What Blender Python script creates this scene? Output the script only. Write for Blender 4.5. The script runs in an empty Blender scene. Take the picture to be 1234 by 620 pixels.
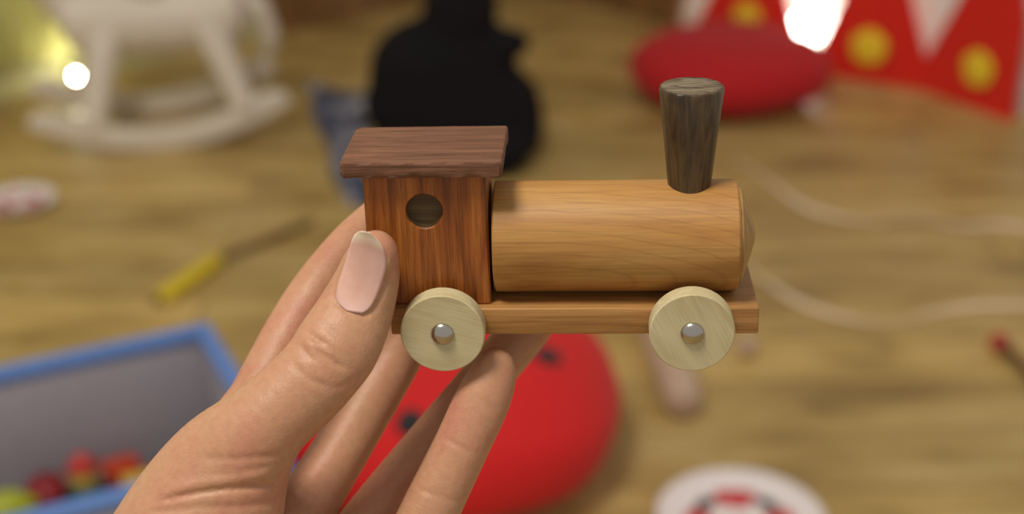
import bpy, bmesh, math, random
import numpy as np
from mathutils import Vector, Matrix

random.seed(7)
rng = np.random.default_rng(11)
COL = bpy.context.scene.collection
PI = math.pi

# ------------------------------------------------------------------ camera geometry
F = 1680.0                       # focal length in pixels of the 1234 x 620 frame
PITCH = math.radians(25.5)
CAM = Vector((0.0, 0.0, 1.0))
RIGHT = Vector((1, 0, 0))
FWD = Vector((0, math.cos(PITCH), -math.sin(PITCH)))
UP = Vector((0, math.sin(PITCH), math.cos(PITCH)))
D0 = 445.0                       # distance of the toy along the view axis, mm


def ray(px, py):
    return FWD + RIGHT * ((px - 617) / F) + UP * ((310 - py) / F)


def G(px, py, z=0.0):
    """the point of the horizontal plane at height z that the photograph shows at (px, py)"""
    r = ray(px, py)
    return CAM + r * ((z - CAM.z) / r.z)


def depth_of(p):
    return (Vector(p) - CAM).dot(FWD)


def mpp(p):
    """metres per pixel at a place"""
    return depth_of(p) / F


# ------------------------------------------------------------------ object helpers
def obj(name, me, mat=None, parent=None, smooth=True):
    if isinstance(me, bmesh.types.BMesh):
        bm = me
        me = bpy.data.meshes.new(name)
        bmesh.ops.recalc_face_normals(bm, faces=bm.faces)
        bm.to_mesh(me)
        bm.free()
    o = bpy.data.objects.new(name, me)
    COL.objects.link(o)
    if mat:
        me.materials.append(mat)
    if parent:
        o.parent = parent
    if smooth:
        me.polygons.foreach_set('use_smooth', [True] * len(me.polygons))
    return o


def tag(o, label, cat, group=None, kind=None):
    o['label'] = label
    o['category'] = cat
    if group:
        o['group'] = group
    if kind:
        o['kind'] = kind
    return o


def thing(name, label, cat, loc=(0, 0, 0), rz=0.0, group=None):
    o = bpy.data.objects.new(name, None)
    o.empty_display_size = 0.02
    COL.objects.link(o)
    o.location = loc
    o.rotation_euler = (0, 0, rz)
    return tag(o, label, cat, group)


def sharp(o, angle=35):
    m = o.modifiers.new('edges', 'EDGE_SPLIT')
    m.split_angle = math.radians(angle)
    return o


def bevel(o, w, seg=3):
    m = o.modifiers.new('bevel', 'BEVEL')
    m.width = w
    m.segments = seg
    m.limit_method = 'ANGLE'
    m.angle_limit = math.radians(40)
    m.harden_normals = False
    return o


def box_bm(x0, x1, y0, y1, z0, z1, bm=None):
    bm = bm or bmesh.new()
    v = [bm.verts.new((x, y, z)) for z in (z0, z1) for y in (y0, y1) for x in (x0, x1)]
    for f in ((0, 1, 3, 2), (4, 6, 7, 5), (0, 4, 5, 1), (1, 5, 7, 3), (3, 7, 6, 2), (2, 6, 4, 0)):
        bm.faces.new([v[i] for i in f])
    return bm


def lathe_bm(profile, n=48, axis='Z', origin=(0, 0, 0), bm=None, jitter=None):
    """profile: (radius, height) pairs; radius 0 closes the end"""
    bm = bm or bmesh.new()
    rings = []

    def pt(r, h, a):
        c, s = r * math.cos(a), r * math.sin(a)
        p = {'Z': (c, s, h), 'X': (h, c, s), 'Y': (c, h, s)}[axis]
        return tuple(p[i] + origin[i] for i in range(3))
    for k, (r, h) in enumerate(profile):
        if r <= 1e-9:
            rings.append([bm.verts.new(pt(0, h, 0))])
        else:
            ring = []
            for i in range(n):
                a = 2 * PI * i / n
                rr, hh = (r, h) if jitter is None else jitter(k, a, r, h)
                ring.append(bm.verts.new(pt(rr, hh, a)))
            rings.append(ring)
    for a, b in zip(rings, rings[1:]):
        for i in range(n):
            j = (i + 1) % n
            if len(a) == 1 and len(b) == 1:
                continue
            if len(a) == 1:
                bm.faces.new((a[0], b[i], b[j]))
            elif len(b) == 1:
                bm.faces.new((a[i], b[0], a[j]))
            else:
                bm.faces.new((a[i], b[i], b[j], a[j]))
    for ring in (rings[0], rings[-1]):
        if len(ring) > 1:
            bm.faces.new(ring)
    return bm


def tube_bm(pts, rad, n=10, bm=None, flat=1.0):
    """a tube along points; rad a number or a list; flat squashes it vertically"""
    bm = bm or bmesh.new()
    pts = [Vector(p) for p in pts]
    rad = rad if isinstance(rad, (list, tuple)) else [rad] * len(pts)
    rings = []
    for i, p in enumerate(pts):
        d = (pts[min(i + 1, len(pts) - 1)] - pts[max(i - 1, 0)]).normalized()
        ref = Vector((0, 0, 1)) if abs(d.z) < 0.95 else Vector((0, 1, 0))
        s = d.cross(ref).normalized()
        u = s.cross(d).normalized()
        rings.append([bm.verts.new(p + s * (rad[i] * math.cos(2 * PI * k / n)) + u * (rad[i] * flat * math.sin(2 * PI * k / n))) for k in range(n)])
    for a, b in zip(rings, rings[1:]):
        for k in range(n):
            bm.faces.new((a[k], a[(k + 1) % n], b[(k + 1) % n], b[k]))
    bm.faces.new(rings[0])
    bm.faces.new(rings[-1])
    return bm


def catmull(P, n):
    P = np.asarray(P, float)
    out = []
    for i in range(len(P) - 1):
        p0, p1, p2, p3 = P[max(i - 1, 0)], P[i], P[i + 1], P[min(i + 2, len(P) - 1)]
        for k in range(n):
            t = k / n
            out.append(0.5 * ((2 * p1) + (p2 - p0) * t + (2 * p0 - 5 * p1 + 4 * p2 - p3) * t * t + (3 * p1 - p0 - 3 * p2 + p3) * t ** 3))
    out.append(P[-1])
    return np.array(out)


# ------------------------------------------------------------------ materials
def lin(r, g, b, k=1.0):
    def f(c):
        c = c / 255.0
        return c / 12.92 if c <= 0.04045 else ((c + 0.055) / 1.055) ** 2.4
    return tuple(min(0.95, f(c) * k) for c in (r, g, b)) + (1.0,)


class Mat:
    def __init__(self, name, rough=0.5):
        self.m = bpy.data.materials.new(name)
        self.m.use_nodes = True
        self.t = self.m.node_tree
        self.b = self.t.nodes['Principled BSDF']
        self.b.inputs['Roughness'].default_value = rough

    def n(self, kind, **kw):
        o = self.t.nodes.new(kind)
        for k, v in kw.items():
            if k in o.inputs:
                o.inputs[k].default_value = v
            else:
                setattr(o, k, v)
        return o

    def l(self, a, b):
        self.t.links.new(a, b)

    def coords(self, scale=(1, 1, 1), rot=(0, 0, 0), loc=(0, 0, 0)):
        tc = self.n('ShaderNodeTexCoord')
        mp = self.n('ShaderNodeMapping')
        mp.inputs['Scale'].default_value = scale
        mp.inputs['Rotation'].default_value = rot
        mp.inputs['Location'].default_value = loc
        self.l(tc.outputs['Object'], mp.inputs['Vector'])
        return mp.outputs['Vector']

    def noise(self, vec, scale, detail=4, rough=0.55, dist=0.0):
        o = self.n('ShaderNodeTexNoise')
        o.inputs['Scale'].default_value = scale
        o.inputs['Detail'].default_value = detail
        o.inputs['Roughness'].default_value = rough
        o.inputs['Distortion'].default_value = dist
        self.l(vec, o.inputs['Vector'])
        return o.outputs['Fac']

    def ramp(self, fac, stops):
        o = self.n('ShaderNodeValToRGB')
        e = o.color_ramp.elements
        while len(e) < len(stops):
            e.new(0.5)
        for el, (p, c) in zip(e, stops):
            el.position = p
            el.color = c
        self.l(fac, o.inputs['Fac'])
        return o.outputs['Color']

    def mix(self, fac, a, b, mode='MIX'):
        o = self.n('ShaderNodeMix', data_type='RGBA', blend_type=mode)
        for v, s in ((fac, o.inputs[0]), (a, o.inputs[6]), (b, o.inputs[7])):
            if isinstance(v, (int, float, tuple)):
                s.default_value = v
            else:
                self.l(v, s)
        return o.outputs[2]

    def color(self, c):
        if isinstance(c, tuple):
            self.b.inputs['Base Color'].default_value = c
        else:
            self.l(c, self.b.inputs['Base Color'])
        return self

    def bump(self, h, strength=0.2, dist=0.001):
        o = self.n('ShaderNodeBump')
        o.inputs['Strength'].default_value = strength
        o.inputs['Distance'].default_value = dist
        self.l(h, o.inputs['Height'])
        self.l(o.outputs['Normal'], self.b.inputs['Normal'])
        return self

    def set(self, **kw):
        for k, v in kw.items():
            self.b.inputs[k.replace('_', ' ')].default_value = v
        return self


def wood(name, light, mid, dark, axis, rough=0.45, ring=90.0, fibre=900.0, spec=0.5, bump=0.12, contrast=1.0, stretch=0.07, arcs=0.0):
    """grain runs along axis; ring / fibre: lines per metre across the grain"""
    M = Mat(name, rough)
    s = [1.0, 1.0, 1.0]
    s['XYZ'.index(axis)] = stretch
    v = M.coords(tuple(s))
    a = M.noise(v, ring, 3, 0.5, 1.2)
    s2 = [1.0, 1.0, 1.0]
    s2['XYZ'.index(axis)] = 0.03
    v2 = M.coords(tuple(s2), loc=(3, 5, 7))
    b = M.noise(v2, fibre, 5, 0.7, 0.3)
    base = M.ramp(a, [(0.30, dark), (0.5, mid), (0.70, light)])
    fib = M.ramp(b, [(0.36, (1 - 0.42 * contrast,) * 3 + (1,)), (0.56, (1, 1, 1, 1))])
    col = M.mix(1.0, base, fib, 'MULTIPLY')
    if arcs:
        wv = M.n('ShaderNodeTexWave', wave_type='RINGS', rings_direction='SPHERICAL')
        wv.inputs['Scale'].default_value = 95
        wv.inputs['Distortion'].default_value = 3.2
        wv.inputs['Detail'].default_value = 2
        wv.inputs['Detail Scale'].default_value = 1.2
        M.l(M.coords((0.35, 1, 1), (0, 0.12, 0), (0.006, 0.030, 0.004)), wv.inputs['Vector'])
        ln_ = M.ramp(wv.outputs['Fac'], [(0.0, (0.74, 0.66, 0.55, 1)), (0.10, (1, 1, 1, 1))])
        col = M.mix(arcs, col, M.mix(1.0, col, ln_, 'MULTIPLY'))
    M.color(col)
    M.bump(b, bump, 0.0006)
    M.set(Specular_IOR_Level=spec)
    return M.m


def plain(name, c, rough=0.6, var=0.12, scale=60.0, bump=0.0, **kw):
    M = Mat(name, rough)
    v = M.coords()
    f = M.noise(v, scale, 4)
    d = tuple(x * (1 - var) for x in c[:3]) + (1,)
    e = tuple(min(1, x * (1 + var)) for x in c[:3]) + (1,)
    M.color(M.ramp(f, [(0.3, d), (0.7, e)]))
    if bump:
        M.bump(f, bump, 0.002)
    M.set(**kw)
    return M.m


def glow(name, c, strength):
    M = Mat(name, 0.4)
    M.color(c)
    M.b.inputs['Emission Color'].default_value = c
    M.b.inputs['Emission Strength'].default_value = strength
    return M.m


# train woods
cab_wood = wood('cab_wood', lin(182, 110, 44), lin(154, 84, 28), lin(104, 52, 16), 'Z', 0.45, 170, 1500, 0.4, 0.1, 1.15)
roof_wood = wood('roof_wood', lin(134, 94, 71), lin(121, 82, 61), lin(100, 67, 49), 'X', 0.62, 420, 1900, 0.25, 0.3, 0.85)
boiler_wood = wood('boiler_wood', lin(186, 142, 79), lin(178, 128, 66), lin(158, 105, 48), 'X', 0.48, 60, 1300, 0.45, 0.05, 0.5, 0.22, 0.45)
nose_wood = wood('nose_wood', lin(190, 150, 85), lin(170, 130, 72), lin(145, 105, 55), 'Z', 0.5, 120, 900, 0.4, 0.08, 0.4)
deck_wood = wood('deck_wood', lin(186, 138, 82), lin(170, 121, 66), lin(142, 96, 48), 'X', 0.5, 180, 1000, 0.4, 0.12, 0.7)
wheel_wood = wood('wheel_wood', lin(208, 195, 156), lin(200, 186, 146), lin(190, 174, 132), 'X', 0.55, 120, 1300, 0.3, 0.08, 0.3, 0.2)
stack_wood = wood('stack_wood', lin(100, 78, 48), lin(74, 55, 33), lin(46, 33, 19), 'Z', 0.32, 230, 1200, 0.5, 0.25, 1.0)
stack_top = wood('stack_top', lin(142, 130, 108), lin(122, 108, 88), lin(56, 48, 40), 'X', 0.7, 330, 1200, 0.2, 0.5, 1.0, 0.35)
hole_wood = wood('hole_wood', lin(128, 104, 70), lin(108, 86, 56), lin(86, 66, 42), 'X', 0.6, 200, 1000, 0.3)
chrome = Mat('chrome', 0.22).color(lin(190, 186, 180)).set(Metallic=1.0).m


def skin_material():
    M = Mat('skin', 0.46)
    v = M.coords()
    blotch = M.noise(v, 38, 3, 0.55, 0.6)
    fine = M.noise(v, 420, 4, 0.6)
    base = M.ramp(blotch, [(0.32, lin(190, 145, 111)), (0.52, lin(190, 139, 108)), (0.72, lin(188, 126, 103))])
    sp = M.ramp(fine, [(0.3, (0.90, 0.87, 0.85, 1)), (0.6, (1, 1, 1, 1))])
    M.color(M.mix(1.0, base, sp, 'MULTIPLY'))
    # fine crisscross skin texture
    vo = M.n('ShaderNodeTexVoronoi', feature='DISTANCE_TO_EDGE')
    vo.inputs['Scale'].default_value = 900
    M.l(v, vo.inputs['Vector'])
    add = M.n('ShaderNodeMath', operation='ADD')
    M.l(vo.outputs['Distance'], add.inputs[0])
    M.l(fine, add.inputs[1])
    M.bump(add.outputs[0], 0.16, 0.0008)
    M.set(Subsurface_Weight=0.22, Subsurface_Scale=0.004, Specular_IOR_Level=0.38)
    M.b.inputs['Subsurface Radius'].default_value = (1.0, 0.35, 0.18)
    return M.m


skin = skin_material()


def nail_material():
    M = Mat('nail', 0.26)
    at = M.n('ShaderNodeAttribute', attribute_name='nail_v')
    v = M.coords()
    f = M.noise(v, 150, 2)
    body = M.ramp(f, [(0.3, lin(212, 164, 146)), (0.7, lin(222, 178, 162))])
    tip = M.ramp(at.outputs['Fac'], [(0.79, (0, 0, 0, 1)), (0.89, (1, 1, 1, 1))])
    moon = M.ramp(at.outputs['Fac'], [(0.08, (1, 1, 1, 1)), (0.22, (0, 0, 0, 1))])
    c = M.mix(moon, body, lin(224, 182, 172))
    c = M.mix(tip, c, lin(240, 220, 196))
    M.color(c)
    M.set(Specular_IOR_Level=0.55, Subsurface_Weight=0.1, Subsurface_Scale=0.002)
    return M.m


nail_mat = nail_material()

# ------------------------------------------------------------------ the toy train
PIT, YAW, ROL = 0.4025, 0.0495, 0.02786


def train_point(X, Y, Z):
    x = math.cos(YAW) * X + math.sin(YAW) * Y
    y = -math.sin(YAW) * X + math.cos(YAW) * Y
    x, z = math.cos(ROL) * x - math.sin(ROL) * Z, math.sin(ROL) * x + math.cos(ROL) * Z
    d = D0 + y * math.cos(PIT) - z * math.sin(PIT)
    u = y * math.sin(PIT) + z * math.cos(PIT) - 9.308
    return CAM + (RIGHT * (x + 17.717) + UP * u + FWD * d) * 0.001


o0 = train_point(0, 0, 0)
ex, ey, ez = [((train_point(*a) - o0) * 1000).normalized() for a in ((1, 0, 0), (0, 1, 0), (0, 0, 1))]
train = thing('toy_train', 'small wooden toy steam engine held up in a hand, with dark roof and pale wheels', 'toy train')
train.matrix_world = Matrix(((ex.x, ey.x, ez.x, o0.x), (ex.y, ey.y, ez.y, o0.y), (ex.z, ey.z, ez.z, o0.z), (0, 0, 0, 1)))
mm = 0.001

deck = obj('chassis', box_bm(-54.9 * mm, 58.9 * mm, -16.8 * mm, 16.8 * mm, -8.87 * mm, 0), deck_wood, train)
bevel(deck, 0.0005, 2)

# cab: a block with a drilled round porthole
CL, CR, CF, CB, CH = -61.4 * mm + 0.3 * mm, -23.7 * mm, -13.5 * mm, 13.5 * mm, 43.2 * mm
WX, WZ, WR = -42.9 * mm, 31.2 * mm, 5.5 * mm


def cab_bm():
    bm = bmesh.new()
    n = 64
    x0, x1, z0, z1 = CL, CR, 0.0, CH

    def outline(inset):
        # points around the rectangle in the direction of each angle of the hole
        xa, xb, za, zb = x0 + inset, x1 - inset, z0 + inset, z1 - inset
        pts = []
        angs = [2 * PI * i / n for i in range(n)]
        corners = [math.atan2(z - WZ, x - WX) % (2 * PI) for x, z in ((xa, za), (xb, za), (xb, zb), (xa, zb))]
        for c in corners:     # snap the nearest angle on to each corner
            k = min(range(n), key=lambda i: abs((angs[i] - c + PI) % (2 * PI) - PI))
            angs[k] = c
        for a in angs:
            dx, dz = math.cos(a), math.sin(a)
            t = 1e9
            if dx > 1e-9: t = min(t, (xb - WX) / dx)
            if dx < -1e-9: t = min(t, (xa - WX) / dx)
            if dz > 1e-9: t = min(t, (zb - WZ) / dz)
            if dz < -1e-9: t = min(t, (za - WZ) / dz)
            pts.append((WX + dx * t, WZ + dz * t))
        return pts
    b = 0.5 * mm
    rings = []
    circ = [(WX + WR * math.cos(2 * PI * i / n), WZ + WR * math.sin(2 * PI * i / n)) for i in range(n)]
    circ2 = [(WX + (WR + 0.35 * mm) * math.cos(2 * PI * i / n), WZ + (WR + 0.35 * mm) * math.sin(2 * PI * i / n)) for i in range(n)]
    o_in, o_out = outline(b), outline(0)
    for pts, y in ((circ, CF + 0.5 * mm), (circ2, CF), (o_in, CF), (o_out, CF + b), (o_out, CB - b), (o_in, CB)):
        rings.append([bm.verts.new((x, y, z)) for x, z in pts])
    for a, c in zip(rings, rings[1:]):
        for i in range(n):
            j = (i + 1) % n
            bm.faces.new((a[i], a[j], c[j], c[i]))
    bm.faces.new(rings[-1])
    inner = [bm.verts.new((x, CF + 13 * mm, z)) for x, z in circ]
    for i in range(n):
        j = (i + 1) % n
        bm.faces.new((rings[0][i], rings[0][j], inner[j], inner[i]))
    bm.faces.new(inner)
    return bm


cab = sharp(obj('cab', cab_bm(), cab_wood, train), 30)
# the lining of the drilled porthole
pbm = lathe_bm([(WR - 0.05 * mm, CF + 0.55 * mm), (WR - 0.1 * mm, CF + 3.4 * mm), (0, CF + 3.5 * mm)], 48, 'Y', (WX, 0, WZ))
bmesh.ops.delete(pbm, geom=[f for f in pbm.faces if len(f.verts) > 4], context='FACES_ONLY')
port = sharp(obj('porthole', pbm, hole_wood, cab), 40)
port['label'] = 'dark drilled round porthole'


def slab_bm(x0, x1, y0, y1, z0, z1, rc, be, wear, n=10, seed=1):
    """a rounded plank with worn, uneven edges"""
    r = random.Random(seed)
    bm = bmesh.new()

    def outline(ins):
        pts = []
        for (cx, cy, a0) in ((x1 - rc[0], y1 - rc[0], 0), (x0 + rc[1], y1 - rc[1], PI / 2), (x0 + rc[2], y0 + rc[2], PI), (x1 - rc[3], y0 + rc[3], 3 * PI / 2)):
            R = {0: rc[0], 1: rc[1], 2: rc[2], 3: rc[3]}[int(round(a0 / (PI / 2)))]
            for k in range(n + 1):
                a = a0 + PI / 2 * k / n
                pts.append((cx + (R - ins) * math.cos(a), cy + (R - ins) * math.sin(a)))
        # subdivide long straight runs
        out = []
        for i, p in enumerate(pts):
            q = pts[(i + 1) % len(pts)]
            L = math.hypot(q[0] - p[0], q[1] - p[1])
            m = max(1, int(L / (1.2 * mm)))
            for k in range(m):
                out.append((p[0] + (q[0] - p[0]) * k / m, p[1] + (q[1] - p[1]) * k / m))
        return out
    levels = [(be * 1.1, z0), (be * 0.25, z0 + be * 0.5), (0, z0 + be * 1.5), (0, z1 - be * 1.3), (be * 0.3, z1 - be * 0.35), (be * 1.2, z1)]
    base = outline(0)
    m = len(base)
    cx, cy = (x0 + x1) / 2, (y0 + y1) / 2
    ph = [[r.uniform(0, 6.28) for _ in range(6)] for _ in levels]
    rings = []
    for li, (ins, z) in enumerate(levels):
        ring = []
        for i, (x, y) in enumerate(base):
            a = i / m * 2 * PI
            w = sum(math.sin(a * f + ph[li][k]) for k, f in enumerate((7, 13, 22, 37))) / 4
            dz = wear * 0.5 * w if li in (1, 4) else wear * 0.15 * w
            # move inwards, roughly along the outline normal
            nx, ny = base[(i - 1) % m], base[(i + 1) % m]
            tx, ty = ny[0] - nx[0], ny[1] - nx[1]
            L = math.hypot(tx, ty) or 1
            s = ins + wear * 0.35 * (w + 0.6) * (1.6 if li < 3 else 0.7)
            ring.append(bm.verts.new((x - ty / L * s, y + tx / L * s, z + dz)))
        rings.append(ring)
    for a, b in zip(rings, rings[1:]):
        for i in range(m):
            j = (i + 1) % m
            bm.faces.new((a[i], a[j], b[j], b[i]))
    bm.faces.new(rings[0])
    bm.faces.new(rings[-1])
    return bm


roof = obj('cab_roof', slab_bm(-67.4 * mm, -18.5 * mm, -17.3 * mm, 18.4 * mm, 43.1 * mm, 48.2 * mm,
                               (1.2 * mm, 3.4 * mm, 1.8 * mm, 1.2 * mm), 0.8 * mm, 0.5 * mm), roof_wood, train)
sharp(roof, 50)

BR, BZ = 17.49 * mm, 17.35 * mm
boiler = obj('boiler', lathe_bm([(0, -22.5 * mm), (BR - 0.5 * mm, -22.5 * mm), (BR, -22.0 * mm), (BR, 10 * mm), (BR, 52.1 * mm), (BR - 0.6 * mm, 52.7 * mm), (0, 52.7 * mm)], 96, 'X', (0, 0, BZ)), boiler_wood, train)
sharp(boiler, 30)
nose = obj('nose_cone', lathe_bm([(0, 52.6 * mm), (16.2 * mm, 52.6 * mm), (15.8 * mm, 53.6 * mm), (8 * mm, 56.6 * mm), (3 * mm, 58.2 * mm), (1.2 * mm, 58.6 * mm), (0, 58.7 * mm)], 72, 'X', (0, 0, BZ)), nose_wood, boiler)
sharp(nose, 40)

CX, CZ = 37.9 * mm, 34.98 * mm


def stack_jit(k, a, r, h):
    w = (math.sin(5 * a + 1) + math.sin(11 * a + 2.2) + math.sin(23 * a + 0.4)) / 3
    if k in (4, 5):
        return r * (1 + 0.012 * w), h + 0.25 * mm * w
    return r * (1 + 0.006 * w), h


stack = obj('chimney', lathe_bm([(0, CZ - 3 * mm), (6.5 * mm, CZ - 3 * mm), (6.7 * mm, CZ), (8.3 * mm, CZ + 16 * mm), (9.75 * mm, CZ + 29.2 * mm), (9.55 * mm, CZ + 30.3 * mm), (9.0 * mm, CZ + 30.6 * mm)], 64, 'Z', (CX, 0, 0), None, stack_jit), stack_wood, train)
sharp(stack, 45)
stop = obj('chimney_top', lathe_bm([(9.15 * mm, CZ + 30.35 * mm), (9.1 * mm, CZ + 30.75 * mm), (5 * mm, CZ + 30.85 * mm), (0, CZ + 30.8 * mm)], 48, 'Z', (CX, 0, 0)), stack_top, stack)
stop['label'] = 'pale cracked end grain of the chimney'

# wheels with their domed nails
wheel_mesh = None
for wx in (-38.1, 38.1):
    for side in (-1, 1):
        if wheel_mesh is None:
            wbm = lathe_bm([(0, 0), (12.6 * mm, 0), (13 * mm, 0.4 * mm), (13 * mm, 6.0 * mm), (12.7 * mm, 6.4 * mm), (0, 6.4 * mm)], 80, 'Y')
            w = obj('wheel', wbm, wheel_wood, train)
            wheel_mesh = w.data
            hb = lathe_bm([(0, -1.9 * mm)] + [(3.65 * mm * math.sin(t), -1.9 * mm * math.cos(t)) for t in np.linspace(0.15, PI / 2, 9)] + [(3.2 * mm, 0.5 * mm), (0, 0.5 * mm)], 40, 'Y')
            h = obj('hub_nail', hb, chrome, w)
            hub_mesh = h.data
        else:
            w = bpy.data.objects.new('wheel', wheel_mesh)
            COL.objects.link(w)
            w.parent = train
            h = bpy.data.objects.new('hub_nail', hub_mesh)
            COL.objects.link(h)
            h.parent = w
        sharp(w, 35)
        h['label'] = 'shiny domed metal nail head'
        w.location = (wx * mm, -23.6 * mm if side < 0 else 23.6 * mm, -5.29 * mm)
        # turn each wheel a little differently
        w.rotation_euler = (0, (0.3 if wx < 0 else 1.1), 0 if side < 0 else PI)

# ------------------------------------------------------------------ solid modelling on a grid (hand, plush)
def surface_nets(Fd, org, h):
    """polygonise the zero level of a 3-D array (inside negative)"""
    S = Fd < 0
    nx, ny, nz = Fd.shape
    cs = [(i, j, k) for i in (0, 1) for j in (0, 1) for k in (0, 1)]
    sl = lambda c: tuple(slice(a, n - 1 + a) for a, n in zip(c, (nx, ny, nz)))
    cnt = sum(S[sl(c)].astype(np.int8) for c in cs)
    act = (cnt > 0) & (cnt < 8)
    idx = np.full(act.shape, -1, np.int64)
    ii = np.argwhere(act)
    idx[act] = np.arange(len(ii))
    vals = {c: Fd[ii[:, 0] + c[0], ii[:, 1] + c[1], ii[:, 2] + c[2]] for c in cs}
    acc = np.zeros((len(ii), 3))
    num = np.zeros(len(ii))
    for a in cs:
        for ax in range(3):
            if a[ax]:
                continue
            b = list(a)
            b[ax] = 1
            va, vb = vals[a], vals[tuple(b)]
            m = (va < 0) != (vb < 0)
            t = np.where(m, va / np.where(m, va - vb, 1), 0)
            p = np.array(a, float)[None].repeat(len(ii), 0)
            p[:, ax] = t
            acc[m] += p[m]
            num[m] += 1
    V = (ii + acc / num[:, None]) * h + np.array(org)
    quads = []
    for ax in range(3):
        u, w = (ax + 1) % 3, (ax + 2) % 3
        s0 = [slice(1, n - 1) for n in S.shape]
        s1 = list(s0)
        s0[ax] = slice(0, S.shape[ax] - 1)
        s1[ax] = slice(1, S.shape[ax])
        A, B = S[tuple(s0)], S[tuple(s1)]
        e = np.argwhere(A != B)
        ins = A[tuple(e.T)]
        base = e.copy()
        for q in range(3):
            if q != ax:
                base[:, q] += 1
        du, dw = np.zeros(3, int), np.zeros(3, int)
        du[u] = 1
        dw[w] = 1
        c = [base - du - dw, base - dw, base, base - du]
        Q = np.stack([idx[tuple(x.T)] for x in c], 1)
        Q[~ins] = Q[~ins][:, ::-1]
        quads.append(Q)
    Q = np.concatenate(quads)
    Q = Q[(Q >= 0).all(1)]
    return V, Q


def mesh_from(name, V, Q):
    me = bpy.data.meshes.new(name)
    me.vertices.add(len(V))
    me.vertices.foreach_set('co', np.ascontiguousarray(V, np.float32).ravel())
    me.loops.add(Q.size)
    me.loops.foreach_set('vertex_index', Q.ravel().astype(np.int32))
    me.polygons.add(len(Q))
    me.polygons.foreach_set('loop_start', np.arange(0, Q.size, Q.shape[1], dtype=np.int32))
    me.update(calc_edges=True)
    me.validate()
    return me


def smooth_mesh(V, Q, it=2, lam=0.5):
    E = np.concatenate([Q[:, [0, 1]], Q[:, [1, 2]], Q[:, [2, 3]], Q[:, [3, 0]]])
    E = np.concatenate([E, E[:, ::-1]])
    deg = np.bincount(E[:, 0], minlength=len(V))[:, None]
    for k in range(it):
        for l in (lam, -lam * 1.03):
            S = np.stack([np.bincount(E[:, 0], V[E[:, 1], i], len(V)) for i in range(3)], 1)
            V = V + l * (S / deg - V)
    return V


class Field:
    def __init__(self, lo, hi, h, far=12.0):
        self.h = h
        self.lo = np.array(lo, float)
        n = np.ceil((np.array(hi) - self.lo) / h).astype(int) + 1
        self.F = np.full(tuple(n), far, np.float32)
        self.far = far

    def sub(self, lo, hi):
        a = np.clip(np.floor((np.array(lo) - self.lo) / self.h).astype(int), 0, np.array(self.F.shape))
        b = np.clip(np.ceil((np.array(hi) - self.lo) / self.h).astype(int) + 1, 0, np.array(self.F.shape))
        s = tuple(slice(x, y) for x, y in zip(a, b))
        ax = [self.lo[i] + self.h * np.arange(a[i], b[i], dtype=np.float32) for i in range(3)]
        return s, np.meshgrid(*[x.astype(np.float32) for x in ax], indexing='ij', sparse=True)

    def chain(self, pts, nhint=(0, 0, 1), margin=9.0):
        """distance to a tube of elliptic section: rows x, y, z, half width, half thickness"""
        D = np.full(self.F.shape, self.far, np.float32)
        lo_all, hi_all = None, None
        nh = np.array(nhint, float)
        for p, q in zip(pts, pts[1:]):
            a, b = p[:3], q[:3]
            L = np.linalg.norm(b - a)
            if L < 1e-6:
                continue
            ax = (b - a) / L
            nn = nh - ax * nh.dot(ax)
            nn /= np.linalg.norm(nn)
            ww = np.cross(ax, nn)
            R = max(p[3], p[4], q[3], q[4]) + margin
            s, (X, Y, Z) = self.sub(np.minimum(a, b) - R, np.maximum(a, b) + R)
            if 0 in D[s].shape:
                continue
            dx, dy, dz = X - a[0], Y - a[1], Z - a[2]
            ra = dx * ax[0] + dy * ax[1] + dz * ax[2]
            t = np.clip(ra / L, 0, 1)
            over = ra - t * L
            rw = dx * ww[0] + dy * ww[1] + dz * ww[2]
            rn = dx * nn[0] + dy * nn[1] + dz * nn[2]
            wd = p[3] + (q[3] - p[3]) * t
            td = p[4] + (q[4] - p[4]) * t
            cd = 0.5 * (wd + td)
            k0 = np.sqrt((rw / wd) ** 2 + (rn / td) ** 2 + (over / cd) ** 2)
            k1 = np.sqrt((rw / wd ** 2) ** 2 + (rn / td ** 2) ** 2 + (over / cd ** 2) ** 2) + 1e-6
            d = np.where(k0 > 0.3, k0 * (k0 - 1) / k1, (k0 - 1) * np.minimum(wd, td)).astype(np.float32)
            D[s] = np.minimum(D[s], d)
        return D

    def union(self, D, k):
        if k <= 0:
            self.F = np.minimum(self.F, D)
            return
        h = np.clip(0.5 + 0.5 * (self.F - D) / k, 0, 1)
        self.F = (self.F * (1 - h) + D * h - k * h * (1 - h)).astype(np.float32)


# ------------------------------------------------------------------ the hand
def V3(px, py, D):
    s = (D0 + D) / F
    return ((px - 617) * s, (310 - py) * s, D)


def stations(rows, n=6):
    """rows: px, py, D (mm behind the toy's centre), half width in px, half thickness in mm"""
    R = []
    for px, py, D, hw, t in rows:
        R.append(V3(px, py, D) + (hw * (D0 + D) / F, t))
    return catmull(np.array(R), n)


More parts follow.
